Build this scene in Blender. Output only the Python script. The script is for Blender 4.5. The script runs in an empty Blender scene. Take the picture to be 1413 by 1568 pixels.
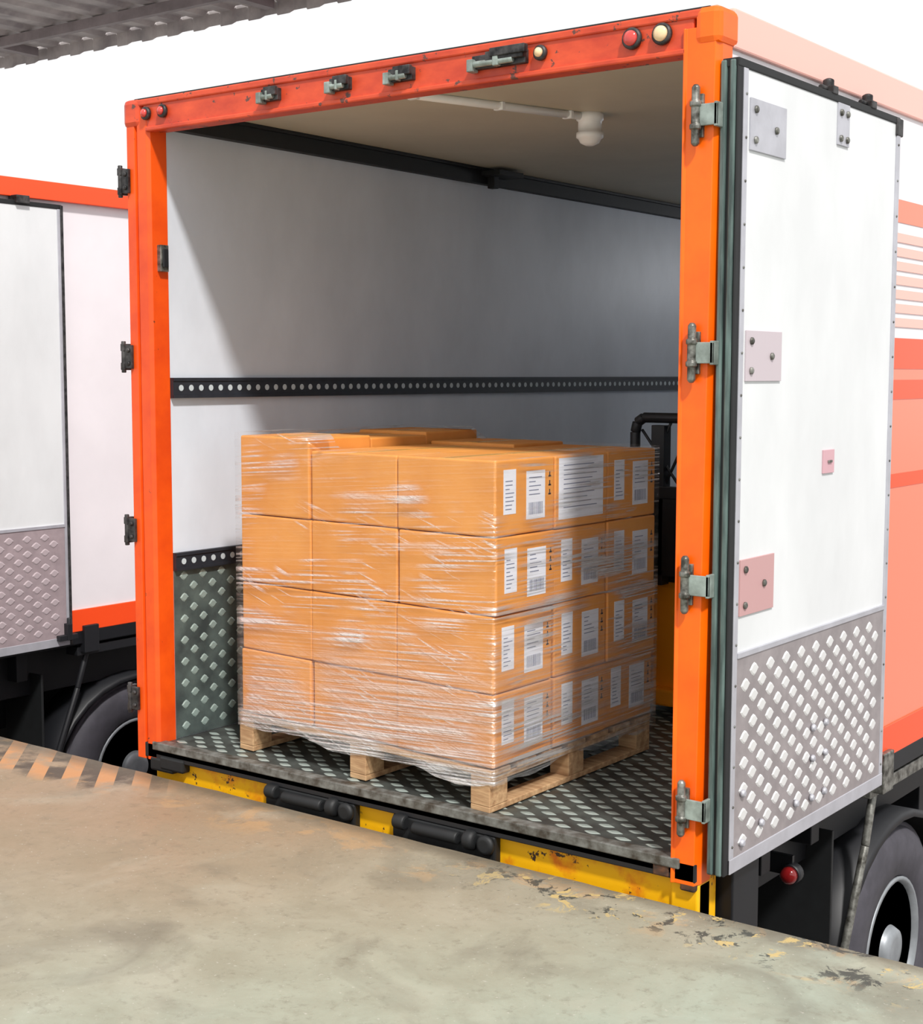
import bpy, bmesh, math, random
from mathutils import Vector, Matrix
from mathutils import noise as mn
random.seed(4)
sc=bpy.context.scene
sc.view_settings.view_transform='Standard'
sc.view_settings.look='None'

# ---------------------------------------------------------------- helpers
def lin(c):
    return tuple(((x/255.)/12.92 if x/255.<=.04045 else ((x/255.+.055)/1.055)**2.4) for x in c)
def mat(name,rgb,rough=.5,metal=0.,var=.0,scale=8.,bump=0.,rgb2=None,stretch=(1,1,1),spec=.5,coat=0,lo=.36,hi=.66,chips=None,chip_lo=.64):
    m=bpy.data.materials.new(name); m.use_nodes=True
    nt=m.node_tree; b=nt.nodes['Principled BSDF']
    c=lin(rgb)+(1,)
    b.inputs['Base Color'].default_value=c
    b.inputs['Roughness'].default_value=rough
    b.inputs['Metallic'].default_value=metal
    b.inputs['Specular IOR Level'].default_value=spec
    if coat: b.inputs['Coat Weight'].default_value=coat
    if var or bump or rgb2:
        tc=nt.nodes.new('ShaderNodeTexCoord'); mp=nt.nodes.new('ShaderNodeMapping'); mp.inputs['Scale'].default_value=stretch
        nt.links.new(tc.outputs['Object'],mp.inputs['Vector'])
        n=nt.nodes.new('ShaderNodeTexNoise'); n.inputs['Scale'].default_value=scale; n.inputs['Detail'].default_value=6; n.inputs['Roughness'].default_value=.6
        nt.links.new(mp.outputs[0],n.inputs['Vector'])
        r=nt.nodes.new('ShaderNodeValToRGB')
        r.color_ramp.elements[0].position=lo; r.color_ramp.elements[1].position=hi
        c2=lin(rgb2)+(1,) if rgb2 else tuple(x*(1-var) for x in c[:3])+(1,)
        r.color_ramp.elements[0].color=c2; r.color_ramp.elements[1].color=c
        nt.links.new(n.outputs['Fac'],r.inputs[0]); last=r.outputs[0]
        if chips:
            n2=nt.nodes.new('ShaderNodeTexNoise'); n2.inputs['Scale'].default_value=22; n2.inputs['Detail'].default_value=5; n2.inputs['Roughness'].default_value=.65
            nt.links.new(tc.outputs['Object'],n2.inputs['Vector'])
            mr=nt.nodes.new('ShaderNodeMapRange'); mr.inputs[1].default_value=chip_lo; mr.inputs[2].default_value=chip_lo+.03; nt.links.new(n2.outputs['Fac'],mr.inputs[0])
            mx=nt.nodes.new('ShaderNodeMix'); mx.data_type='RGBA'; nt.links.new(mr.outputs[0],mx.inputs[0]); nt.links.new(last,mx.inputs[6]); mx.inputs[7].default_value=lin(chips)+(1,)
            last=mx.outputs[2]
        nt.links.new(last,b.inputs['Base Color'])
        if bump:
            bp=nt.nodes.new('ShaderNodeBump'); bp.inputs['Strength'].default_value=bump; bp.inputs['Distance'].default_value=.01
            nt.links.new(n.outputs['Fac'],bp.inputs['Height']); nt.links.new(bp.outputs[0],b.inputs['Normal'])
    return m
def empty(name):
    e=bpy.data.objects.new(name,None); sc.collection.objects.link(e); return e
def obj(name,bm,mats,parent=None,smooth=False,bevel=0,seg=2):
    me=bpy.data.meshes.new(name); bmesh.ops.recalc_face_normals(bm,faces=bm.faces); bm.to_mesh(me); bm.free()
    if not isinstance(mats,(list,tuple)): mats=[mats]
    for m in mats: me.materials.append(m)
    if smooth:
        for p in me.polygons: p.use_smooth=True
    o=bpy.data.objects.new(name,me); sc.collection.objects.link(o)
    if parent: o.parent=parent
    if bevel:
        md=o.modifiers.new('bevel','BEVEL'); md.width=bevel; md.segments=seg; md.limit_method='ANGLE'
    return o
IDT=lambda x,y,z:(x,y,z)
def abox(bm,x0,x1,y0,y1,z0,z1,mi=0,T=IDT):
    vs=[bm.verts.new(T(x,y,z)) for z in (z0,z1) for y in (y0,y1) for x in (x0,x1)]
    for q in ((0,2,3,1),(4,5,7,6),(0,1,5,4),(2,6,7,3),(0,4,6,2),(1,3,7,5)):
        f=bm.faces.new([vs[i] for i in q]); f.material_index=mi
def box(name,x0,x1,y0,y1,z0,z1,m,parent=None,bevel=.004,T=IDT):
    bm=bmesh.new(); abox(bm,x0,x1,y0,y1,z0,z1,0,T); return obj(name,bm,m,parent,bevel=bevel)
def frame_of(d):
    d=Vector(d).normalized(); a=Vector((0,0,1)) if abs(d.z)<.9 else Vector((1,0,0))
    u=d.cross(a).normalized(); return d,u,d.cross(u)
def alathe(bm,o,d,prof,n=24,mi=0,smooth=True):
    o=Vector(o); d,u,w=frame_of(d); rings=[]
    for a,r in prof:
        rings.append([bm.verts.new(o+d*a+(u*math.cos(t)+w*math.sin(t))*r) for t in [2*math.pi*i/n for i in range(n)]])
    for A,B in zip(rings[:-1],rings[1:]):
        for i in range(n):
            f=bm.faces.new((A[i],A[(i+1)%n],B[(i+1)%n],B[i])); f.material_index=mi; f.smooth=smooth
    for R_ in (rings[0],rings[-1]):
        f=bm.faces.new(R_); f.material_index=mi
def acyl(bm,p0,p1,r,n=14,mi=0):
    p0=Vector(p0);p1=Vector(p1); alathe(bm,p0,p1-p0,[(0,r),((p1-p0).length,r)],n,mi)
def tube(bm,pts,r,n=10,mi=0):
    for a,b in zip(pts[:-1],pts[1:]): acyl(bm,a,b,r,n,mi)
def abolt(bm,p,d,r=.009,h=.008,mi=0):
    alathe(bm,p,d,[(0,r),(h*.6,r),(h,r*.6)],10,mi)

# ---------------------------------------------------------------- materials
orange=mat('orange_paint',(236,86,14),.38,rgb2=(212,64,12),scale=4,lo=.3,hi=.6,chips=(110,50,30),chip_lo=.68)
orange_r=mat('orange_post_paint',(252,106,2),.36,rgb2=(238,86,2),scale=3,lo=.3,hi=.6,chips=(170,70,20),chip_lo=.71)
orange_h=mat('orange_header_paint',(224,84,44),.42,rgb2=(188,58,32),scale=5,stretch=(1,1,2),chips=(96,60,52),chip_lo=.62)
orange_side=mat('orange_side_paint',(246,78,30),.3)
salmon=mat('overexposed_salmon_paint',(240,180,168),.3)  # overexposed orange, its washed-out brightness put into the colour
pink=mat('painted_pink_reflection',(240,128,100),.25)  # reddish reflection on the white side, as a flat colour
white_out=mat('white_body_panel',(232,226,230),.28,var=.06,scale=2)
white_door=mat('white_door_panel',(218,220,222),.35,var=.10,scale=3,stretch=(1,1,.5))
liner=mat('white_liner_scuffed',(222,228,238),.42,var=.2,scale=1.3,stretch=(1,1,.6))
ceil_m=mat('cream_ceiling',(208,198,178),.5,var=.1,scale=2)
black=mat('black_rubber',(22,24,26),.6,var=.3,scale=20)
rail_m=mat('dark_rail',(40,44,52),.5,var=.3,scale=20)
blackm=mat('black_steel',(24,25,29),.5)
chassis_m=mat('chassis_black',(14,16,22),.55,var=.4,scale=6)
gasket=mat('grey_green_gasket',(104,124,120),.45,rgb2=(56,70,68),scale=10,stretch=(3,3,.35))
strap_m=mat('galvanised_strap',(164,176,170),.4,metal=.3,rgb2=(116,124,118),scale=16)
steel=mat('worn_steel',(132,134,130),.5,metal=.3,rgb2=(70,64,56),scale=20)
hinge_m=mat('grimy_zinc',(150,150,144),.4,metal=.6,rgb2=(62,60,54),scale=30)
keeper_m=mat('dark_grimy_iron',(84,82,82),.5,metal=.5,rgb2=(30,30,32),scale=26)
alu=mat('aluminium_plate',(192,192,200),.4,metal=.4,var=.15,scale=10)
tread_lo=mat('tread_plate_base_grey',(168,160,162),.42,metal=.4,var=.22,scale=12)
tread_hi=mat('tread_plate_lozenge_bright',(222,222,222),.35,metal=.3)
ftread_lo=mat('floor_tread_dark',(98,104,100),.42,metal=.4,rgb2=(60,60,58),scale=7)
ftread_hi=mat('floor_tread_lozenge',(168,180,174),.35,metal=.4)
ktread_lo=mat('kick_tread_grey_green',(108,122,118),.4,metal=.35,rgb2=(72,80,80),scale=7)
ktread_hi=mat('kick_tread_lozenge',(164,182,176),.35,metal=.35)
pinktread_lo=mat('tread_plate_pinkish',(174,158,162),.5,metal=.25,var=.2,scale=14)
pinktread_hi=mat('tread_plate_pinkish_hi',(188,174,178),.4,metal=.25)
dot_m=mat('rail_hole_pale',(190,200,204),.5)
yellow=mat('yellow_bumper_paint',(250,186,6),.5,rgb2=(222,104,18),scale=6,bump=.3,lo=.34,hi=.5,chips=(70,50,36),chip_lo=.62)
red_lens=mat('red_lens',(205,66,60),.15,coat=.6)
amber_lens=mat('pale_amber_lens',(235,205,160),.15,coat=.6)
rust=mat('rusty_edge',(110,70,44),.8,rgb2=(40,34,30),scale=18,bump=.4)
tyre_m=mat('tyre_rubber',(70,68,76),.75,var=.3,scale=12)
rim_m=mat('grey_rim',(150,155,160),.45,metal=.3,var=.3,scale=8)
wood=mat('pallet_wood',(204,168,126),.75,rgb2=(160,122,86),scale=6,stretch=(1,6,8),bump=.3)
carton_m=mat('carton_board',(224,152,74),.6,rgb2=(210,136,58),scale=3,bump=.05)
tape_m=mat('packing_tape',(232,176,90),.22)
crease_m=mat('carton_seam',(120,64,26),.8)
paper=mat('white_paper_label',(222,224,232),.6)
ink=mat('label_ink',(120,126,146),.7)
ink2=mat('label_ink_dark',(40,40,50),.7)
stk_or=mat('stacker_orange',(250,156,20),.4)
lamp_w=mat('white_lamp_plastic',(250,250,250),.3)
sheet=mat('corrugated_sheet',(200,194,192),.6,rgb2=(154,148,150),scale=3)
beam_m=mat('canopy_steel',(150,140,142),.6,var=.3,scale=5)
yard=mat('yard_concrete',(150,148,146),.9,var=.2,scale=1)

def tread(name,o,u,v,lu,lv,pu,pv,su,sv,mlo,mhi,parent,hgt=.003,thick=.004,tp=.7):
    bm=bmesh.new(); o=Vector(o);u=Vector(u);v=Vector(v);n=u.cross(v)
    cs=[o,o+u*lu,o+u*lu+v*lv,o+v*lv]
    lo=[bm.verts.new(c-n*thick) for c in cs]; hi=[bm.verts.new(c) for c in cs]
    bm.faces.new(hi); bm.faces.new(lo[::-1])
    for i in range(4): bm.faces.new((lo[i],lo[(i+1)%4],hi[(i+1)%4],hi[i]))
    j=0; y=pv*.5
    while y<lv-sv*.5:
        x=pu*.5+(pu/2 if j%2 else 0)
        while x<lu-su*.5:
            c=o+u*x+v*y
            pts=[c-u*su/2,c-u*su*.22-v*sv*.36,c-v*sv/2,c+u*su*.22-v*sv*.36,c+u*su/2,c+u*su*.22+v*sv*.36,c+v*sv/2,c-u*su*.22+v*sv*.36]
            base=[bm.verts.new(p+n*.0003) for p in pts]
            top=[bm.verts.new(c+(p-c)*tp+n*hgt) for p in pts]
            f=bm.faces.new(top); f.material_index=1
            for i in range(8):
                f=bm.faces.new((base[i],base[(i+1)%8],top[(i+1)%8],top[i])); f.material_index=1
            x+=pu
        y+=pv/2; j+=1
    me=bpy.data.meshes.new(name); bm.to_mesh(me); bm.free()
    me.materials.append(mlo); me.materials.append(mhi)
    ob=bpy.data.objects.new(name,me); sc.collection.objects.link(ob); ob.parent=parent
    return ob

def wheel(parent,xface,yc,zc,R=.5,w=.27,name='wheel'):
    bm=bmesh.new()
    prof=[(-w,.30),(-w,.44),(-w+.02,.475),(-w+.05,R-.005),(-.05,R-.005),(-.02,.475),(-.002,.44),(0,.38),(-.006,.30),(-.03,.285)]
    alathe(bm,(xface,yc,zc),(1,0,0),prof,48,0)
    for k in range(4):
        a=-w+.06+k*.047
        alathe(bm,(xface,yc,zc),(1,0,0),[(a,R-.01),(a,R+.004),(a+.03,R+.004),(a+.03,R-.01)],48,0)
    alathe(bm,(xface,yc,zc),(1,0,0),[(-.03,.286),(-.008,.29),(-.005,.275),(-.03,.265),(-.12,.24),(-.14,.2),(-.09,.13),(-.08,.11),(-.02,.09),(0,.08),(.004,.05)],40,1)
    for i in range(8):
        t=i*math.pi/4
        abolt(bm,(xface-.1,yc+.16*math.cos(t),zc+.16*math.sin(t)),(1,0,0),.014,.03,2)
    return obj(name,bm,[tyre_m,rim_m,blackm],parent)

# ---------------------------------------------------------------- truck
ZH=[2.15,1.49,.825,.165]
def truck(name,ox,detail=True,H=2.445,L=8.0):
    E=empty(name); E.location=(ox,0,0)
    W=2.5; p=.13; Hi=2.33; zb=-.07
    def B(n,*a,**k): return box(n,*a,parent=E,**k)
    bm=bmesh.new()
    P=[(0,0.02),(0.010,0.0),(.052,0.0),(.056,.014),(.064,.014),(.068,0),(p-.012,0),(p,.012),(p,.09),(0,.09)]
    lo=[bm.verts.new((x,y,zb)) for x,y in P]; hi=[bm.verts.new((x,y,H-.05)) for x,y in P]
    for i in range(len(P)):
        j=(i+1)%len(P); bm.faces.new((lo[i],lo[j],hi[j],hi[i]))
    bm.faces.new(lo[::-1]); bm.faces.new(hi)
    obj('post_left',bm,orange,E,bevel=.002)
    bm=bmesh.new()
    def PR(o): return [(W-o,0.03),(W-o-.008,0.0),(W-.118,0),(W-.122,-.006),(W-p+.002,-.006),(W-p,.006),(W-p,.09),(W-o,.09)]
    lo=[bm.verts.new((x,y,zb)) for x,y in PR(.046)]; hi=[bm.verts.new((x,y,H-.05)) for x,y in PR(.022)]
    for i in range(len(lo)):
        j=(i+1)%len(lo); bm.faces.new((lo[i],lo[j],hi[j],hi[i]))
    bm.faces.new(lo[::-1]); bm.faces.new(hi)
    obj('post_right',bm,orange_r,E,bevel=.002)
    bm=bmesh.new(); abox(bm,.1,W-.1,0.004,.09,Hi,H-.012); abox(bm,.12,W-.12,-.006,.03,Hi-.006,Hi+.012); abox(bm,.03,W-.03,-.003,.06,H-.024,H)
    obj('header',bm,orange_h,E,bevel=.005)
    B('header_seal',.05,W-.05,.004,.05,H-.004,H+.006,black,bevel=.003)
    for x0,x1,nm in ((-.004,.09,'corner_cap_left'),(W-.095,W-.014,'corner_cap_right')):
        B(nm,x0,x1,-.007,.12,H-.10,H+.006,orange_h if x0<0 else orange_r,bevel=.02)
    # ---- body shell
    B('side_panel_left',0.0,.12,.09,L,-.02,H,white_out,bevel=.003)
    B('side_panel_right',W-.12,W-.03,.09,L,-.02,H-.005,white_out,bevel=.003)
    B('front_bulkhead',.12,W-.12,L-.1,L,-.02,H,liner,bevel=0)
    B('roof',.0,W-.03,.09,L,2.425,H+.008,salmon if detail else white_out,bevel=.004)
    B('ceiling_liner',.12,W-.12,.09,L-.1,2.415,2.425,ceil_m,bevel=0)
    B('wall_liner_left',.12,.128,.09,L-.1,.0,2.415,liner,bevel=0)
    B('wall_liner_right',W-.128,W-.12,.09,L-.1,0,2.415,liner,bevel=0)
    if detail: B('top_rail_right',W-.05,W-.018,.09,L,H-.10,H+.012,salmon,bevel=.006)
    else: B('top_rail_orange',W-.03,W+.006,.0,L,H-.085,H+.012,orange_side,bevel=.004)
    B('side_stripe_lower',W-.04,W-.020,.09,L,.02,.14,orange_side,bevel=.003)
    B('sill_rail',W-.06,W-.022,.09,L,-.05,.02,chassis_m,bevel=.003)
    B('floor_slab',.05,W-.05,.0,L,-.06,-.004,blackm,bevel=.003)
    if detail:
        tread('floor_tread_plate',(.128,.03,0),(1,0,0),(0,1,0),W-.256,5.2,.11,.085,.062,.030,ftread_lo,ftread_hi,E,hgt=.003)
        B('threshold_strip',.1,W-.1,-.008,.04,-.026,.006,steel,bevel=.004)
        tread('kick_plate_left',(.134,.09,.004),(0,1,0),(0,0,1),5,.66,.10,.085,.045,.036,ktread_lo,ktread_hi,E,hgt=.003)
        def etrack(nm,z,h):
            bm=bmesh.new(); abox(bm,.126,.146,.09,6.6,z-h/2,z+h/2,0)
            abox(bm,.144,.150,.09,6.6,z+h/2-.012,z+h/2,0); abox(bm,.144,.150,.09,6.6,z-h/2,z-h/2+.012,0)
            y=.13
            while y<6.5:
                alathe(bm,(.1455,y,z),(1,0,0),[(0,.012),(.0015,.012)],12,1,False); y+=.052
            obj(nm,bm,[rail_m,dot_m],E)
        etrack('e_track_rail_mid',1.372,.078); etrack('e_track_rail_low',.70,.07)
        bm=bmesh.new(); abox(bm,.126,.17,.09,7,2.34,2.413); abox(bm,.126,.185,.09,7,2.40,2.415)
        abox(bm,.16,.28,2.05,2.25,2.375,2.40); abox(bm,.17,.21,2.1,2.14,2.32,2.385)
        obj('ceiling_corner_rail',bm,black,E,bevel=.003)
        B('ceiling_corner_rail_right',W-.17,W-.128,.09,7,2.34,2.413,black)
        bm=bmesh.new(); abox(bm,.124,.15,.035,.075,1.81,1.91); abox(bm,.15,.158,.042,.068,1.825,1.895,1)
        obj('inner_latch_plate',bm,[hinge_m,blackm],E,bevel=.003)
    # ---- door keepers / hinges
    for i,z in enumerate(ZH):
        bm=bmesh.new()
        abox(bm,-.012,.03,-.014,-.001,z-.045,z+.045); abox(bm,-.026,-.006,-.02,.02,z-.05,z-.022); abox(bm,-.026,-.006,-.02,.02,z+.022,z+.05)
        acyl(bm,(-.016,-.012,z-.06),(-.016,-.012,z+.06),.009)
        abolt(bm,(.014,-.014,z+.025),(0,-1,0)); abolt(bm,(.014,-.014,z-.025),(0,-1,0))
        obj('keeper_left_%d'%(i+1),bm,keeper_m,E,bevel=.003)
        xh=W-.078-(.010 if i>1 else 0)
        bm=bmesh.new()
        abox(bm,xh-.014,xh+.018,-.010,.002,z-.06,z+.06,1)
        alathe(bm,(xh,-.020,z-.085),(0,0,1),[(0,.006),(.008,.012),(.045,.012),(.047,.017),(.06,.017),(.062,.013),(.108,.013),(.11,.017),(.123,.017),(.125,.012),(.162,.012),(.17,.006)],16,1)
        abox(bm,xh+.006,W-.012,-.020,-.012,z-.030,z+.030,0)
        abox(bm,W-.022,W-.012,-.020,.030,z-.034,z+.034,0)
        for dz in (-.045,.045): abolt(bm,(xh-.008,-.010,z+dz),(0,-1,0),.007,.008,1)
        obj('hinge_right_%d'%(i+1),bm,[strap_m,hinge_m],E,bevel=.003)
    # ---- header hardware
    if detail:
        for i,(x,w_) in enumerate(((.77,.08),(1.09,.085),(1.352,.10),(1.74,.2))):
            bm=bmesh.new(); z=2.386
            abox(bm,x-w_/2,x+w_/2,-.016,.006,z-.020,z+.022,1)
            abox(bm,x-w_*.2,x+w_*.5,-.03,-.014,z-.004,z+.026,1)
            acyl(bm,(x-w_*.45,-.022,z-.006),(x+w_*.3,-.022,z-.006),.010,12,0)
            abox(bm,x-w_/2-.008,x-w_/2+.014,-.034,.0,z-.028,z+.010,0)
            abox(bm,x-w_*.05,x+w_*.05,-.034,.0,z-.02,z+.012,0)
            if w_>.15: abox(bm,x-.02,x+w_/2+.01,-.036,-.014,z+.008,z+.034,1)
            obj('header_latch_%d'%(i+1),bm,[strap_m,keeper_m],E,bevel=.004)
        for i,(x,m,r) in enumerate(((.125,red_lens,.016),(.215,red_lens,.016),(1.888,amber_lens,.015),(2.205,red_lens,.023),(2.303,amber_lens,.023))):
            bm=bmesh.new()
            alathe(bm,(x,.0,2.390),(0,-1,0),[(0,r+.008),(.010,r+.008),(.014,r+.002)],20,1)
            alathe(bm,(x,-.012,2.390),(0,-1,0),[(0,r),(.008,r*.9),(.012,r*.5),(.014,.002)],20,0)
            obj('marker_lamp_%d'%(i+1),bm,[m,keeper_m],E)
        bm=bmesh.new(); abox(bm,.08,W-.05,.03,.14,-.22,-.035)
        obj('bumper_beam',bm,yellow,E,bevel=.006)
        B('threshold_under_edge',.1,W-.12,.0,.08,-.046,-.024,rust,bevel=.003)
        for i,(a,b) in enumerate(((.70,1.13),(1.30,1.73))):
            bm=bmesh.new()
            abox(bm,a,b,.0,.05,-.17,-.06)
            acyl(bm,(a+.10,-.008,-.088),(b-.14,-.008,-.088),.022,16)
            acyl(bm,(a+.02,-.008,-.078),(a+.07,-.008,-.078),.026,16)
            alathe(bm,(b-.12,-.004,-.085),(1,0,0),[(0,.018),(.01,.034),(.04,.034),(.05,.018)],16)
            alathe(bm,(b-.03,-.002,-.09),(0,-1,0),[(0,.034),(.018,.034),(.022,.02)],16)
            obj('rubber_dock_bumper_%d'%(i+1),bm,black,E,bevel=.008)
        for i,x in enumerate((.16,.22)):
            B('lower_stop_block_%d'%(i+1),x-.08,x+.05,-.004-.004*i,.06,-.11+.012*i,-.055+.012*i,black,bevel=.01)
        B('post_foot_right',W-.14,W-.05,.02,.1,-.24,zb,yellow,bevel=.006)
        bm=bmesh.new(); abox(bm,W-.19,W-.135,-.004,.03,-.06,-.02); abox(bm,W-.10,W-.052,.0,.03,zb-.02,zb+.006)
        obj('post_foot_bolster',bm,rust,E,bevel=.006)
        B('rear_corner_bracket',W-.12,W-.005,.16,.34,-.6,-.05,chassis_m,bevel=.006)
    else:
        B('bumper_beam',.08,W-.03,.03,.14,-.22,-.035,yellow)
    # ---- chassis
    bm=bmesh.new()
    abox(bm,.2,2.3,.14,L,-.32,-.06); abox(bm,.7,.9,.14,L,-.62,-.32); abox(bm,1.6,1.8,.14,L,-.62,-.32)
    for y in (.6,1.0,2.9,3.6,4.4): abox(bm,.1,2.38,y,y+.07,-.22,-.05)
    abox(bm,.75,1.75,1.6,1.9,-.9,-.6)
    abox(bm,.12,2.42,.36,.44,-1.0,-.3)
    abox(bm,.3,2.2,2.6,2.7,-1.1,-.3)
    obj('chassis_frame',bm,chassis_m,E,bevel=.004)
    bm=bmesh.new(); abox(bm,2.08,2.4,1.14,1.155,-1.25,-.2); abox(bm,.1,.42,1.14,1.155,-1.25,-.2)
    obj('mud_flaps',bm,black,E,bevel=.003)
    yc,zc=1.80,-.85
    bm=bmesh.new(); n=14; R=.56
    pts=[(yc+R*math.cos(t)*1.08,zc+R*math.sin(t)) for t in [math.radians(175-i*(170/n)) for i in range(n+1)]]
    prev=None
    for (y,z) in pts:
        cur=[bm.verts.new((2.12,y,z)),bm.verts.new((2.41,y,z)),bm.verts.new((2.42,y,z-.03))]
        if prev:
            bm.faces.new((prev[0],prev[1],cur[1],cur[0])); bm.faces.new((prev[1],prev[2],cur[2],cur[1]))
        prev=cur
    obj('mudguard',bm,blackm,E,smooth=True).modifiers.new('s','SOLIDIFY').thickness=.008
    bm=bmesh.new()
    tube(bm,[(2.4,1.13,-1.15),(2.42,1.18,-.75),(2.44,1.35,-.3),(2.44,1.42,-.1)],.016)
    abox(bm,2.36,2.46,1.34,3.2,-.12,-.07); abox(bm,2.42,2.5,1.36,1.46,-.1,.05)
    tube(bm,[(2.44,1.5,-.04),(2.44,3.2,-.04)],.018)
    obj('mudguard_bracket',bm,hinge_m if detail else blackm,E,bevel=.004)
    for i,y in enumerate((yc,5.0)):
        wheel(E,2.40,y,zc,name='wheel_right_%d'%(i+1))
        wheel(E,.36,y,zc,name='wheel_left_%d'%(i+1))
    bm=bmesh.new(); alathe(bm,(2.40,.78,-.26),(0,-1,0),[(0,.030),(.015,.030),(.025,.022),(.028,.004)],20,0)
    alathe(bm,(2.40,.82,-.26),(0,-1,0),[(0,.034),(.04,.034)],20,1)
    abox(bm,2.3,2.4,.8,.815,-.27,-.2,1)
    obj('side_reflector_lamp',bm,[mat('dark_red_lens',(120,22,24),.15,coat=.5),blackm],E)
    # ---- right door, opened and folded along the side
    X0=W-.018; X1=W+.034; Y0=.02;Y1=1.245;zt=2.300;zbm=-.03
    B('door_core',X0,X1-.004,Y0+.03,Y1-.01,zbm+.03,zt-.015,white_door,bevel=.006)
    bm=bmesh.new()
    for a in ((X0-.004,X0+.014),(X0+.024,X0+.042)):
        abox(bm,a[0],a[1],Y0-.004,Y0+.034,zbm,zt)
    obj('door_gasket_near',bm,gasket,E,bevel=.005)
    bm=bmesh.new(); abox(bm,X0+.013,X0+.026,Y0+.004,Y0+.034,zbm,zt); abox(bm,X0+.043,X0+.050,Y0,Y0+.034,zbm,zt-.002)
    abox(bm,X0,X1,Y0,Y1,zt-.02,zt+.004); abox(bm,X0,X0+.03,Y1-.012,Y1+.012,zbm,zt)
    obj('door_gasket_black',bm,black,E,bevel=.003)
    bm=bmesh.new(); abox(bm,X1-.008,X1+.002,Y0+.03,Y0+.056,zbm,zt-.02); abox(bm,X1-.008,X1+.002,Y1-.03,Y1,zbm,zt-.02)
    abox(bm,X0,X1+.003,Y0+.03,Y1,zbm,zbm+.045)
    obj('door_edge_trim',bm,alu,E,bevel=.002)
    tread('door_kick_plate',(X1+.001,Y0+.056,zbm+.045),(0,1,0),(0,0,1),Y1-Y0-.088,.60,.112,.078,.062,.042,
          tread_lo if detail else pinktread_lo, tread_hi if detail else pinktread_hi,E,hgt=.003,tp=.72)
    B('kick_plate_top_trim',X1-.004,X1+.005,Y0+.056,Y1-.03,.608,.624,alu,bevel=.001)
    if detail:
        plates=[(.095,.33,2.06,2.205,alu),(.095,.33,1.41,1.555,mat('dull_plate_a',(196,184,190),.45,metal=.2)),(.085,.31,.73,.895,mat('dull_plate_b',(196,154,154),.45,metal=.2)),
                (.71,.80,2.15,2.28,alu),(.66,.745,1.115,1.19,mat('dull_plate_c',(200,158,166),.45))]
        for i,(a,b,c,d,m) in enumerate(plates):
            bm=bmesh.new(); abox(bm,X1-.004,X1+.002,a,b,c,d,0)
            if i<3: bs=[(a+.03,c+.03),(a+.03,d-.03),(b-.07,(c+d)/2)]
            elif i==3: bs=[(a+.02,c+.02),(b-.02,c+.02),(a+.02,d-.03),(b-.02,d-.03)]
            else: bs=[]; abox(bm,X1+.002,X1+.007,(a+b)/2-.012,(a+b)/2+.018,(c+d)/2-.004,(c+d)/2+.004,1)
            for y,z in bs: abolt(bm,(X1+.002,y,z),(1,0,0),.011,.008,1)
            obj('door_reinforcement_plate_%d'%(i+1),bm,[m,hinge_m],E,bevel=.001)
        bm=bmesh.new()
        for y,z in ((.62,.3),(.72,.3),(.62,.2),(.72,.2),(.72,.07),(.62,.07),(.12,.2),(.12,.05),(.5,.08),(.25,.08)): abolt(bm,(X1+.003,y,z),(1,0,0),.012,.012)
        obj('door_bolts',bm,alu,E)
        bm=bmesh.new()
        for z in [zbm+.08+i*.12 for i in range(19)]: abolt(bm,(X1+.002,Y1-.018,z),(1,0,0),.004,.003); abolt(bm,(X1+.002,Y0+.045,z),(1,0,0),.004,.003)
        obj('door_edge_rivets',bm,steel,E)
        for i,y in enumerate((.66,.98)):
            bm=bmesh.new(); abox(bm,X0,X1+.004,y,y+.04,zt,zt+.025); acyl(bm,(X0+.03,y-.04,zt+.016),(X0+.03,y+.08,zt+.016),.009); alathe(bm,(X0+.03,y+.02,zt),(0,0,1),[(0,.018),(.045,.018),(.05,.008)],12)
            obj('lock_rod_top_%d'%(i+1),bm,keeper_m,E,bevel=.003)
        bm=bmesh.new(); abox(bm,X0,X1+.004,Y1-.035,Y1+.02,2.24,2.30); obj('door_corner_catch',bm,keeper_m,E,bevel=.004)
        B('painted_reflection_pink',W-.031,W-.027,1.27,7.5,.14,1.55,pink,bevel=0)  # reddish reflections on the white side panel, painted as flat coloured strips
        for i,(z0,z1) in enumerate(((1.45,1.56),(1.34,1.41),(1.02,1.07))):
            B('painted_reflection_orange_%d'%(i+1),W-.030,W-.025,1.27,7.5,z0,z1,orange_side,bevel=0)
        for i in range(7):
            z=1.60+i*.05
            B('painted_reflection_line_%d'%(i+1),W-.030,W-.026,1.27,7.5,z,z+.032,salmon,bevel=0)
        B('painted_reflection_upper',W-.031,W-.0275,1.27,7.5,1.97,2.05,pink,bevel=0)
    else:
        bm=bmesh.new(); abox(bm,X1-.004,X1+.03,Y1-.1,Y1+.02,0,.03); abox(bm,X1,X1+.035,Y1-.05,Y1-.02,0,.09); acyl(bm,(X1+.02,Y1-.03,0),(X1+.02,Y1-.03,.12),.012)
        obj('door_bottom_latch',bm,blackm,E,bevel=.003)
        bm=bmesh.new(); abox(bm,X1-.004,X1+.006,Y1-.014,Y1+.004,zbm,zt); obj('door_dark_edge',bm,keeper_m,E,bevel=.003)
        bm=bmesh.new(); abox(bm,X0,X1+.02,.95,1.03,zt-.01,zt+.03); obj('lock_rod_top',bm,keeper_m,E,bevel=.003)
    return E

T1=truck('cargo_truck',0.0,True)
T2=truck('cargo_truck.001',-4.50,False,H=2.41)

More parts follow.
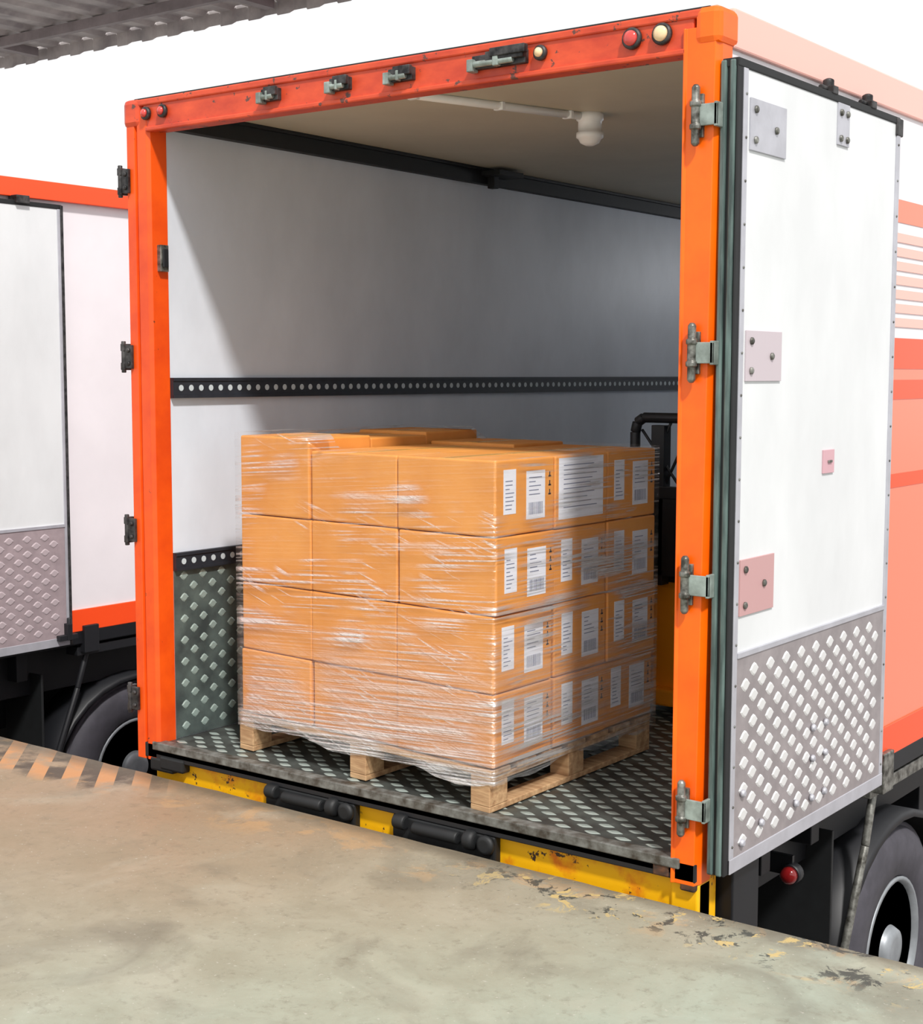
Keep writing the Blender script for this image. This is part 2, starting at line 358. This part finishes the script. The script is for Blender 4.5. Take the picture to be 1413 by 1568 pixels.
# ---------------------------------------------------------------- pallet, cartons
N=Vector((1.702,.036)); a=math.radians(4.9); ex=Vector((math.cos(a),-math.sin(a))); ey=Vector((0.0,1.0))
def TP(u,v,z):
    q=N+ex*u+ey*v; return (q.x,q.y,z)
UB=[-1.262,-.872,-.44,0]; VB=[0,.345,.685,1.03]
ZB=[.149,.393,.649,.905,1.155]
PAL=empty('wooden_pallet')
z0=.004
bm=bmesh.new()
UR=((-1.268,-1.19),(-.665,-.585),(-.095,-.012))
for u0,u1 in UR:
    abox(bm,u0,u1,-.012,1.03,z0,z0+.02,T=TP)
    for v0,v1 in ((-.012,.09),(.46,.56),(.93,1.03)):
        abox(bm,u0,u1,v0,v1,z0+.02,z0+.1,T=TP)
obj('skids_and_blocks',bm,wood,PAL,bevel=.003)
bm=bmesh.new()
for u0,u1 in UR: abox(bm,u0,u1,-.012,1.03,z0+.1,z0+.12,T=TP)
obj('stringer_boards',bm,wood,PAL,bevel=.003)
bm=bmesh.new()
for i in range(7):
    v=-.012+i*(1.042-.115)/6; abox(bm,-1.272,-.008,v,v+.115,z0+.12,z0+.14,T=TP)
obj('deck_boards',bm,wood,PAL,bevel=.003)

CS=empty('carton_stack')
seams=bmesh.new(); labels=bmesh.new()
def quadX(bm,u,v0,v1,z0,z1,mi,d=0.0):
    abox(bm,u,u+.0012+d,v0,v1,z0,z1,mi,T=TP)
k=0
for L in range(4):
    for i in range(3):
        for j in range(3):
            k+=1
            zb_,zt_=ZB[L]+.0015,ZB[L+1]-.0015
            if L==3 and i==0: zt_=1.198-(.0 if j==0 else .01)
            ju=random.uniform(-.004,.004); jv=random.uniform(-.005,.005)
            if L==3 and j==2 and i<2: zt_+=.012
            u0,u1,v0,v1=UB[i]+.002+ju,UB[i+1]-.002+ju,VB[j]+.002+jv,VB[j+1]-.002+jv
            if L==3 and i==0: u1-=.008
            bm=bmesh.new(); abox(bm,u0,u1,v0,v1,zb_,zt_,T=TP)
            o=obj('carton_%d'%k,bm,carton_m,CS,bevel=.007,seg=3)
            if L==3:
                um=(u0+u1)/2
                abox(seams,um-.03,um+.03,v0+.006,v1-.006,zt_-.001,zt_+.0006,0,T=TP)
                abox(seams,um-.001,um+.001,v0+.006,v1-.006,zt_-.001,zt_+.0009,1,T=TP)
            if i==2:
                uu=u1-.0004
                if L==3 and j==1:
                    quadX(labels,uu,v0+.02,v1-.03,zb_+.03,zt_-.008,0)
                    for r in range(10):
                        z=zt_-.035-r*.016
                        quadX(labels,uu,v0+.05,v1-.06-random.random()*.08,z,z+.003,1,.0005)
                else:
                    quadX(labels,uu,v0+.045,v0+.115,zb_+.07,zb_+.215,0)
                    quadX(labels,uu,v0+.175,v0+.285,zb_+.045,zb_+.205,0)
                    for r in range(8):
                        z=zb_+.085+r*.013; quadX(labels,uu,v0+.055,v0+.055+.02+random.random()*.03,z,z+.003,1,.0005)
                    for r in range(5):
                        z=zb_+.125+r*.014; quadX(labels,uu,v0+.19,v0+.21+random.random()*.06,z,z+.003,1,.0005)
                    for b in range(12):
                        v=v0+.19+b*.007; quadX(labels,uu,v,v+.002+random.random()*.002,zb_+.06,zb_+.10,1,.0005)
                    for s in range(3):
                        z=zb_+.12+s*.03; quadX(labels,uu,v1-.035,v1-.02,z,z+.005,2); quadX(labels,uu,v1-.030,v1-.025,z,z+.018,2)
obj('tape_and_flaps',seams,[tape_m,crease_m],CS)
obj('shipping_labels',labels,[paper,ink,ink2],CS)

# ---------------------------------------------------------------- stretch wrap
def wrapmat():
    m=bpy.data.materials.new('stretch_film'); m.use_nodes=True; nt=m.node_tree; nt.nodes.clear()
    N_=nt.nodes.new; Lk=nt.links.new
    out=N_('ShaderNodeOutputMaterial'); tr=N_('ShaderNodeBsdfTransparent'); gl=N_('ShaderNodeBsdfGlossy'); df=N_('ShaderNodeBsdfDiffuse')
    gl.inputs['Roughness'].default_value=.16; gl.inputs['Color'].default_value=(1,1,1,1); df.inputs['Color'].default_value=(.95,.94,.93,1)
    tc=N_('ShaderNodeTexCoord')
    def noise(s,st,det=5,rot=(0,0,0),dist=.6,ro=.5):
        mp=N_('ShaderNodeMapping'); mp.inputs['Scale'].default_value=st
        mr_=N_('ShaderNodeMapping'); mr_.inputs['Rotation'].default_value=rot
        n=N_('ShaderNodeTexNoise'); n.inputs['Scale'].default_value=s; n.inputs['Detail'].default_value=det; n.inputs['Distortion'].default_value=dist; n.inputs['Roughness'].default_value=ro
        Lk(tc.outputs['Object'],mr_.inputs[0]); Lk(mr_.outputs[0],mp.inputs[0]); Lk(mp.outputs[0],n.inputs['Vector']); return n.outputs['Fac']
    def mr(src,a_,b_,c_=0,d_=1):
        r=N_('ShaderNodeMapRange'); r.inputs[1].default_value=a_; r.inputs[2].default_value=b_; r.inputs[3].default_value=c_; r.inputs[4].default_value=d_; Lk(src,r.inputs[0]); return r.outputs[0]
    def mt(op,a_,b_):
        n=N_('ShaderNodeMath'); n.operation=op
        for i,x in enumerate((a_,b_)):
            if isinstance(x,(int,float)): n.inputs[i].default_value=x
            else: Lk(x,n.inputs[i])
        return n.outputs[0]
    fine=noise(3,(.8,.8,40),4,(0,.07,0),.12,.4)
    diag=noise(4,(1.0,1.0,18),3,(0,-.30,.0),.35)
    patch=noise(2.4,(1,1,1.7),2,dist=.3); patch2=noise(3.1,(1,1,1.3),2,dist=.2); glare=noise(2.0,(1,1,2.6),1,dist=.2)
    sx=N_('ShaderNodeSeparateXYZ'); Lk(tc.outputs['Object'],sx.inputs[0])
    low=mr(sx.outputs['Z'],.60,.22,.0,1.0)
    h=mt('ADD',fine,mt('MULTIPLY',diag,.6))
    bp=N_('ShaderNodeBump'); bp.inputs['Strength'].default_value=1; bp.inputs['Distance'].default_value=.02
    Lk(h,bp.inputs['Height']); Lk(bp.outputs[0],gl.inputs['Normal'])
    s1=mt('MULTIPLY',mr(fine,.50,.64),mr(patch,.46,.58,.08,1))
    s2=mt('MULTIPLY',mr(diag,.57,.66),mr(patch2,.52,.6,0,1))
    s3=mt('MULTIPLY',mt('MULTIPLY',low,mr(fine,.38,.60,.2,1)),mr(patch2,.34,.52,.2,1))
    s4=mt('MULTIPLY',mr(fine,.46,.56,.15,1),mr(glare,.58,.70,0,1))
    tot=mt('MAXIMUM',mt('MAXIMUM',mt('MULTIPLY',s1,.68),mt('MULTIPLY',s2,.62)),mt('MAXIMUM',mt('MULTIPLY',s3,.74),mt('MULTIPLY',s4,.85)))  # glare and highlight streaks painted into the film as whitish opacity
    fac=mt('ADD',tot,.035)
    mg=N_('ShaderNodeMixShader'); mg.inputs[0].default_value=.3; Lk(gl.outputs[0],mg.inputs[1]); Lk(df.outputs[0],mg.inputs[2])
    mx=N_('ShaderNodeMixShader'); Lk(fac,mx.inputs[0]); Lk(tr.outputs[0],mx.inputs[1]); Lk(mg.outputs[0],mx.inputs[2])
    Lk(mx.outputs[0],out.inputs[0]); return m
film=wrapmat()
bm=bmesh.new(); off=.009
n_=44; per=[]
c4=[(-1.262-off,0-off-.008),(off,-off-.008),(off,1.03+off),(-1.262-off,1.03+off)]
for s in range(4):
    A=c4[s];Bq=c4[(s+1)%4]
    for i in range(n_):
        t=i/n_; per.append((A[0]+(Bq[0]-A[0])*t,A[1]+(Bq[1]-A[1])*t,s))
rows=64; grid=[]
def topz(u):
    t=min(max((-.84-u)/.08,0),1); return 1.163+.046*t*t*(3-2*t)
fold=8; ZS=.1485
for jz in range(rows+1+fold):
    row=[]
    for (u,v,s) in per:
        f=min(jz/rows,1); z=ZS+(topz(u)-ZS)*f
        nn=mn.noise(Vector((u*3,v*3,z*22)))*.004*min(1,jz/3)
        du=dv=0
        if s==0: dv=-abs(nn)
        elif s==1: du=abs(nn)
        elif s==2: dv=abs(nn)
        else: du=-abs(nn)
        if jz>rows:
            k_=(jz-rows)/fold; d_=k_*(.10+.05*mn.noise(Vector((u*5,v*5,7))))
            uc,vc=-.631,.515
            uu=u+d_*(1 if u<uc else -1)*min(abs(u-uc)/.5,1); vv=v+d_*(1 if v<vc else -1)*min(abs(v-vc)/.4,1)
            row.append(bm.verts.new(TP(uu,vv,topz(u)+.002+.004*abs(mn.noise(Vector((uu*14,vv*14,1)))))))
        else:
            row.append(bm.verts.new(TP(u+du,v+dv,z)))
    grid.append(row)
for A,Bq in zip(grid[:-1],grid[1:]):
    for i in range(len(per)):
        j=(i+1)%len(per); bm.faces.new((A[i],A[j],Bq[j],Bq[i]))
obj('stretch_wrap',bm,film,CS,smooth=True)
# skirt of the film stretched over the pallet deck edge (belongs to the pallet)
bm=bmesh.new(); grid=[]
for jz in range(7):
    row=[]
    for (u,v,s) in per:
        zlo=.098+.034*mn.noise(Vector((u*3.5,v*3.5,0)))+.01*mn.noise(Vector((u*14,v*14,2)))
        z=.148+(zlo-.148)*jz/6
        row.append(bm.verts.new(TP(u,v,z)))
    grid.append(row)
for A,Bq in zip(grid[:-1],grid[1:]):
    for i in range(len(per)):
        j=(i+1)%len(per); bm.faces.new((A[i],A[j],Bq[j],Bq[i]))
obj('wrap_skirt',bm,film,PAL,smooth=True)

# ---------------------------------------------------------------- pallet stacker
ST=empty('pallet_stacker')
def S(n,*a_,**k_): return box(n,*a_,parent=ST,**k_)
S('motor_body',1.36,1.92,1.62,2.02,.09,.57,stk_or,bevel=.03)
S('body_cap',1.38,1.9,1.62,2.0,.56,.68,blackm,bevel=.02)
S('base_bar',1.30,1.96,1.56,2.05,.05,.12,stk_or,bevel=.01)
bm=bmesh.new(); mx0,mx1=1.33,1.93
tube(bm,[(mx0,1.55,.56),(mx0,1.55,1.19),(mx0+.01,1.55,1.23),(mx0+.04,1.55,1.25),(mx1-.04,1.55,1.25),(mx1-.01,1.55,1.23),(mx1,1.55,1.2),(mx1,1.55,.06)],.022)
abox(bm,mx0,mx1,1.535,1.565,.92,.97); abox(bm,mx0,mx1,1.54,1.56,.60,.92); abox(bm,mx0+.08,mx0+.14,1.54,1.6,.56,1.22); abox(bm,mx1-.14,mx1-.08,1.54,1.6,.1,1.22)
for i in range(5):
    x=mx0+.03+i*.1; tube(bm,[(x,1.57,.97),(x+.13,1.57,1.24)],.007,6)
tube(bm,[(mx0+.2,1.57,.97),(mx0+.02,1.57,1.2)],.007,6)
obj('mast_guard',bm,blackm,ST,bevel=.003)
bm=bmesh.new(); tube(bm,[(1.64,2.0,.5),(1.64,2.3,.95),(1.64,2.36,1.1)],.02); tube(bm,[(1.5,2.36,1.1),(1.78,2.36,1.1)],.02)
obj('tiller_handle',bm,blackm,ST)
bm=bmesh.new()
for x in (1.36,1.81): alathe(bm,(x,1.9,.065),(1,0,0),[(0,.055),(.005,.06),(.06,.06),(.065,.055)],24)
alathe(bm,(1.61,2.1,.065),(1,0,0),[(0,.055),(.005,.06),(.07,.06),(.075,.055)],24)
obj('wheels',bm,black,ST)
bm=bmesh.new(); abox(bm,1.61,1.66,1.95,2.12,.04,.15); obj('caster_fork',bm,blackm,ST)

# ---------------------------------------------------------------- ceiling lamp, plus an added fill lamp
def clamp_(name,lx,ly,power,rod=None):
    CL=empty(name); bm=bmesh.new(); lz=2.415
    alathe(bm,(lx,ly,lz),(0,0,-1),[(0,.052),(.025,.052),(.03,.045),(.07,.045),(.072,.052),(.09,.052),(.095,.044),(.11,.036),(.12,.015)],28)
    obj('lamp_body',bm,lamp_w,CL)
    if rod:
        bm=bmesh.new(); acyl(bm,(rod[0],rod[1],2.402),(lx,ly,2.402),.015)
        for t in (.25,.6,.9):
            x=rod[0]+(lx-rod[0])*t; y=rod[1]+(ly-rod[1])*t; abox(bm,x-.02,x+.02,y-.008,y+.008,2.386,2.414)
        obj('conduit',bm,lamp_w,CL)
    if power:
        ld=bpy.data.lights.new(name+'_bulb','POINT'); ld.energy=power; ld.shadow_soft_size=.15; ld.color=(.92,.95,1)
        lo_=bpy.data.objects.new('fill_bulb',ld); sc.collection.objects.link(lo_); lo_.parent=CL; lo_.location=(lx,ly,lz-.3)
clamp_('ceiling_lamp',1.376,1.098,0,(1.03,.1))
clamp_('added_fill_lamp',1.376,5.9,24)  # added lamp out of view, brightens the deep end of the cargo space

# ---------------------------------------------------------------- loading dock (worn concrete)
def dockmat():
    m=bpy.data.materials.new('worn_dock_concrete'); m.use_nodes=True; nt=m.node_tree; b=nt.nodes['Principled BSDF']
    N_=nt.nodes.new; Lk=nt.links.new
    tc=N_('ShaderNodeTexCoord'); sx=N_('ShaderNodeSeparateXYZ'); Lk(tc.outputs['Object'],sx.inputs[0])
    def noise(s,d=6,ro=.6,dist=0,st=(1,1,1)):
        mp=N_('ShaderNodeMapping'); mp.inputs['Scale'].default_value=st; Lk(tc.outputs['Object'],mp.inputs[0])
        n=N_('ShaderNodeTexNoise'); n.inputs['Scale'].default_value=s; n.inputs['Detail'].default_value=d; n.inputs['Roughness'].default_value=ro; n.inputs['Distortion'].default_value=dist
        Lk(mp.outputs[0],n.inputs['Vector']); return n.outputs['Fac']
    def mr(src,a_,b_,c_=0,d_=1):
        r=N_('ShaderNodeMapRange'); r.inputs[1].default_value=a_; r.inputs[2].default_value=b_; r.inputs[3].default_value=c_; r.inputs[4].default_value=d_; Lk(src,r.inputs[0]); return r.outputs[0]
    def math_(op,a_,b_):
        n=N_('ShaderNodeMath'); n.operation=op
        for i,x in enumerate((a_,b_)):
            if isinstance(x,(int,float)): n.inputs[i].default_value=x
            else: Lk(x,n.inputs[i])
        return n.outputs[0]
    def mixc(f,a_,b_):
        n=N_('ShaderNodeMix'); n.data_type='RGBA'
        if isinstance(f,(int,float)): n.inputs[0].default_value=f
        else: Lk(f,n.inputs[0])
        for idx,x in ((6,a_),(7,b_)):
            if isinstance(x,tuple): n.inputs[idx].default_value=lin(x)+(1,)
            else: Lk(x,n.inputs[idx])
        return n.outputs[2]
    big=noise(.9,4,.55,.4); med=noise(3.2,8,.65,.3); fine=noise(30,6,.75); st=noise(1.6,5,.6,.8); st2=noise(1.9,5,.55,.7); sp=noise(9,6,.7,.4); spk=noise(70,3,.6)
    gx=mr(math_('ADD',math_('ADD',sx.outputs['X'],math_('MULTIPLY',sx.outputs['Y'],-.9)),math_('MULTIPLY',big,1.6)),1.8,4.8)
    base=mixc(gx,(148,126,102),(158,170,156))
    base=mixc(mr(med,.40,.64,0,.4),base,(122,112,92))
    base=mixc(mr(st,.52,.70,0,.4),base,(172,168,152))
    base=mixc(mr(st2,.54,.68,0,.5),base,(98,92,80))
    base=mixc(mr(sp,.58,.68,0,.22),base,(104,96,80))
    base=mixc(mr(fine,.55,.72,0,.42),base,(94,86,72))
    base=mixc(mr(spk,.66,.72,0,.5),base,(190,186,176))
    ph=math_('ADD',math_('MULTIPLY',sx.outputs['X'],5.2),math_('MULTIPLY',sx.outputs['Y'],5.2))
    stripe=math_('GREATER_THAN',math_('FRACT',ph,0),.5)
    near=mr(math_('ADD',sx.outputs['Y'],math_('MULTIPLY',med,.12)),-.30,-.22)
    near2=math_('MULTIPLY',near,mr(sx.outputs['X'],.40,.1))
    m1=math_('MULTIPLY',near2,mr(med,.40,.52))
    hz=mixc(stripe,(188,132,84),(62,50,42))
    base=mixc(math_('MULTIPLY',m1,.85),base,hz)
    tr_=math_('MULTIPLY',mr(noise(5,6,.7,.6),.55,.62),mr(math_('ADD',sx.outputs['Y'],math_('MULTIPLY',big,.1)),-.34,-.2))
    base=mixc(math_('MULTIPLY',tr_,.35),base,(192,150,100))
    edgeb=math_('MULTIPLY',mr(math_('ADD',sx.outputs['Y'],math_('MULTIPLY',med,.10)),-.10,-.02),.65)
    base=mixc(edgeb,base,(84,76,62))
    patch=math_('MULTIPLY',mr(noise(10,7,.75,.5),.54,.57),mr(math_('ADD',sx.outputs['Y'],math_('MULTIPLY',big,.1)),-.30,-.20))
    patch=math_('MULTIPLY',patch,mr(sx.outputs['X'],1.6,2.0))
    pc=mixc(math_('GREATER_THAN',noise(6,4,.6),.46),(190,166,108),(48,52,50))
    base=mixc(math_('MULTIPLY',patch,.85),base,pc)
    Lk(base,b.inputs['Base Color']); Lk(mr(med,.3,.7,.4,.7),b.inputs['Roughness'])
    bp=N_('ShaderNodeBump'); bp.inputs['Strength'].default_value=.3; bp.inputs['Distance'].default_value=.004; Lk(fine,bp.inputs['Height']); Lk(bp.outputs[0],b.inputs['Normal'])
    return m
dm=dockmat()
bm=bmesh.new()
nx=240; zt=-.112; xs=[-12+24*i/nx for i in range(nx+1)]
def ey_(x): return -.020-.012*(x) + .008*mn.noise(Vector((x*7,0,0)))
top=[bm.verts.new((x,ey_(x)-.02,zt)) for x in xs]; ch=[bm.verts.new((x,ey_(x),zt-.018)) for x in xs]
bot=[bm.verts.new((x,ey_(x),-1.35)) for x in xs]; back=[bm.verts.new((x,-9,zt)) for x in xs]; bb=[bm.verts.new((x,-9,-1.35)) for x in xs]
for i in range(nx):
    for A,Bq in ((back,top),(top,ch),(ch,bot),(bot,bb),(bb,back)):
        bm.faces.new((A[i],A[i+1],Bq[i+1],Bq[i]))
bm.faces.new((top[0],ch[0],bot[0],bb[0],back[0])); bm.faces.new((top[-1],back[-1],bb[-1],bot[-1],ch[-1]))
obj('loading_dock_floor',bm,dm)
bm=bmesh.new(); abox(bm,-40,40,-9,60,-1.42,-1.35); obj('ground',bm,yard)

# ---------------------------------------------------------------- canopy
CA=empty('canopy_roof')
bm=bmesh.new(); zc=4.62; nxc=560; xa,xb=-16,4
prevt=None
for i in range(nxc+1):
    x=xa+(xb-xa)*i/nxc; z=zc+.10+.018*(1 if (i//5)%2 else -1)
    cur=[bm.verts.new((x,4.0,z)),bm.verts.new((x,5.98,z))]
    if prevt: bm.faces.new((prevt[0],cur[0],cur[1],prevt[1]))
    prevt=cur
obj('corrugated_sheets',bm,sheet,CA)
bm=bmesh.new(); prevt=None
for i in range(nxc+1):
    x=xa+(xb-xa)*i/nxc; s=(1 if (i//5)%2 else -1)
    cur=[bm.verts.new((x,5.98+.012*s,zc-.03+.012*s)),bm.verts.new((x,5.98+.012*s,zc+.13))]
    if prevt: bm.faces.new((prevt[0],cur[0],cur[1],prevt[1]))
    prevt=cur
obj('corrugated_fascia',bm,sheet,CA)
bm=bmesh.new()
for y in (5.35,4.1): abox(bm,xa,xb,y,y+.06,zc-.02,zc+.07)
for x in (-14,-11,-8.3,-5,-2,1): abox(bm,x,x+.1,4,5.9,zc-.0,zc+.08)
obj('purlins',bm,beam_m,CA)

# ---------------------------------------------------------------- light
w=bpy.data.worlds.new('world'); sc.world=w; w.use_nodes=True
w.node_tree.nodes['Background'].inputs[0].default_value=(1,1,1,1); w.node_tree.nodes['Background'].inputs[1].default_value=1.02
sd=bpy.data.lights.new('sun','SUN'); sd.energy=4.0; sd.angle=math.radians(5); sd.color=(1,.97,.93)
so=bpy.data.objects.new('sun',sd); sc.collection.objects.link(so)
d=Vector((.67,-.47,.95)).normalized(); so.rotation_euler=d.to_track_quat('Z','Y').to_euler(); so.location=(8,-8,6)

# ---------------------------------------------------------------- camera
cd=bpy.data.cameras.new('camera'); cam=bpy.data.objects.new('camera',cd); sc.collection.objects.link(cam); sc.camera=cam
yaw,pitch,roll=-.6435,-.0943,.002
f=Vector((math.sin(yaw)*math.cos(pitch),math.cos(yaw)*math.cos(pitch),math.sin(pitch)))
r=Vector((math.cos(yaw),-math.sin(yaw),0)); u=r.cross(f)
r2=r*math.cos(roll)+u*math.sin(roll); u2=-r*math.sin(roll)+u*math.cos(roll)
M=Matrix((r2,u2,-f)).transposed().to_4x4(); M.translation=Vector((4.4248,-3.7767,1.4332)); cam.matrix_world=M
cd.sensor_fit='HORIZONTAL'; cd.sensor_width=36; cd.lens=36*2258.2/1413; cd.clip_start=.05; cd.clip_end=300
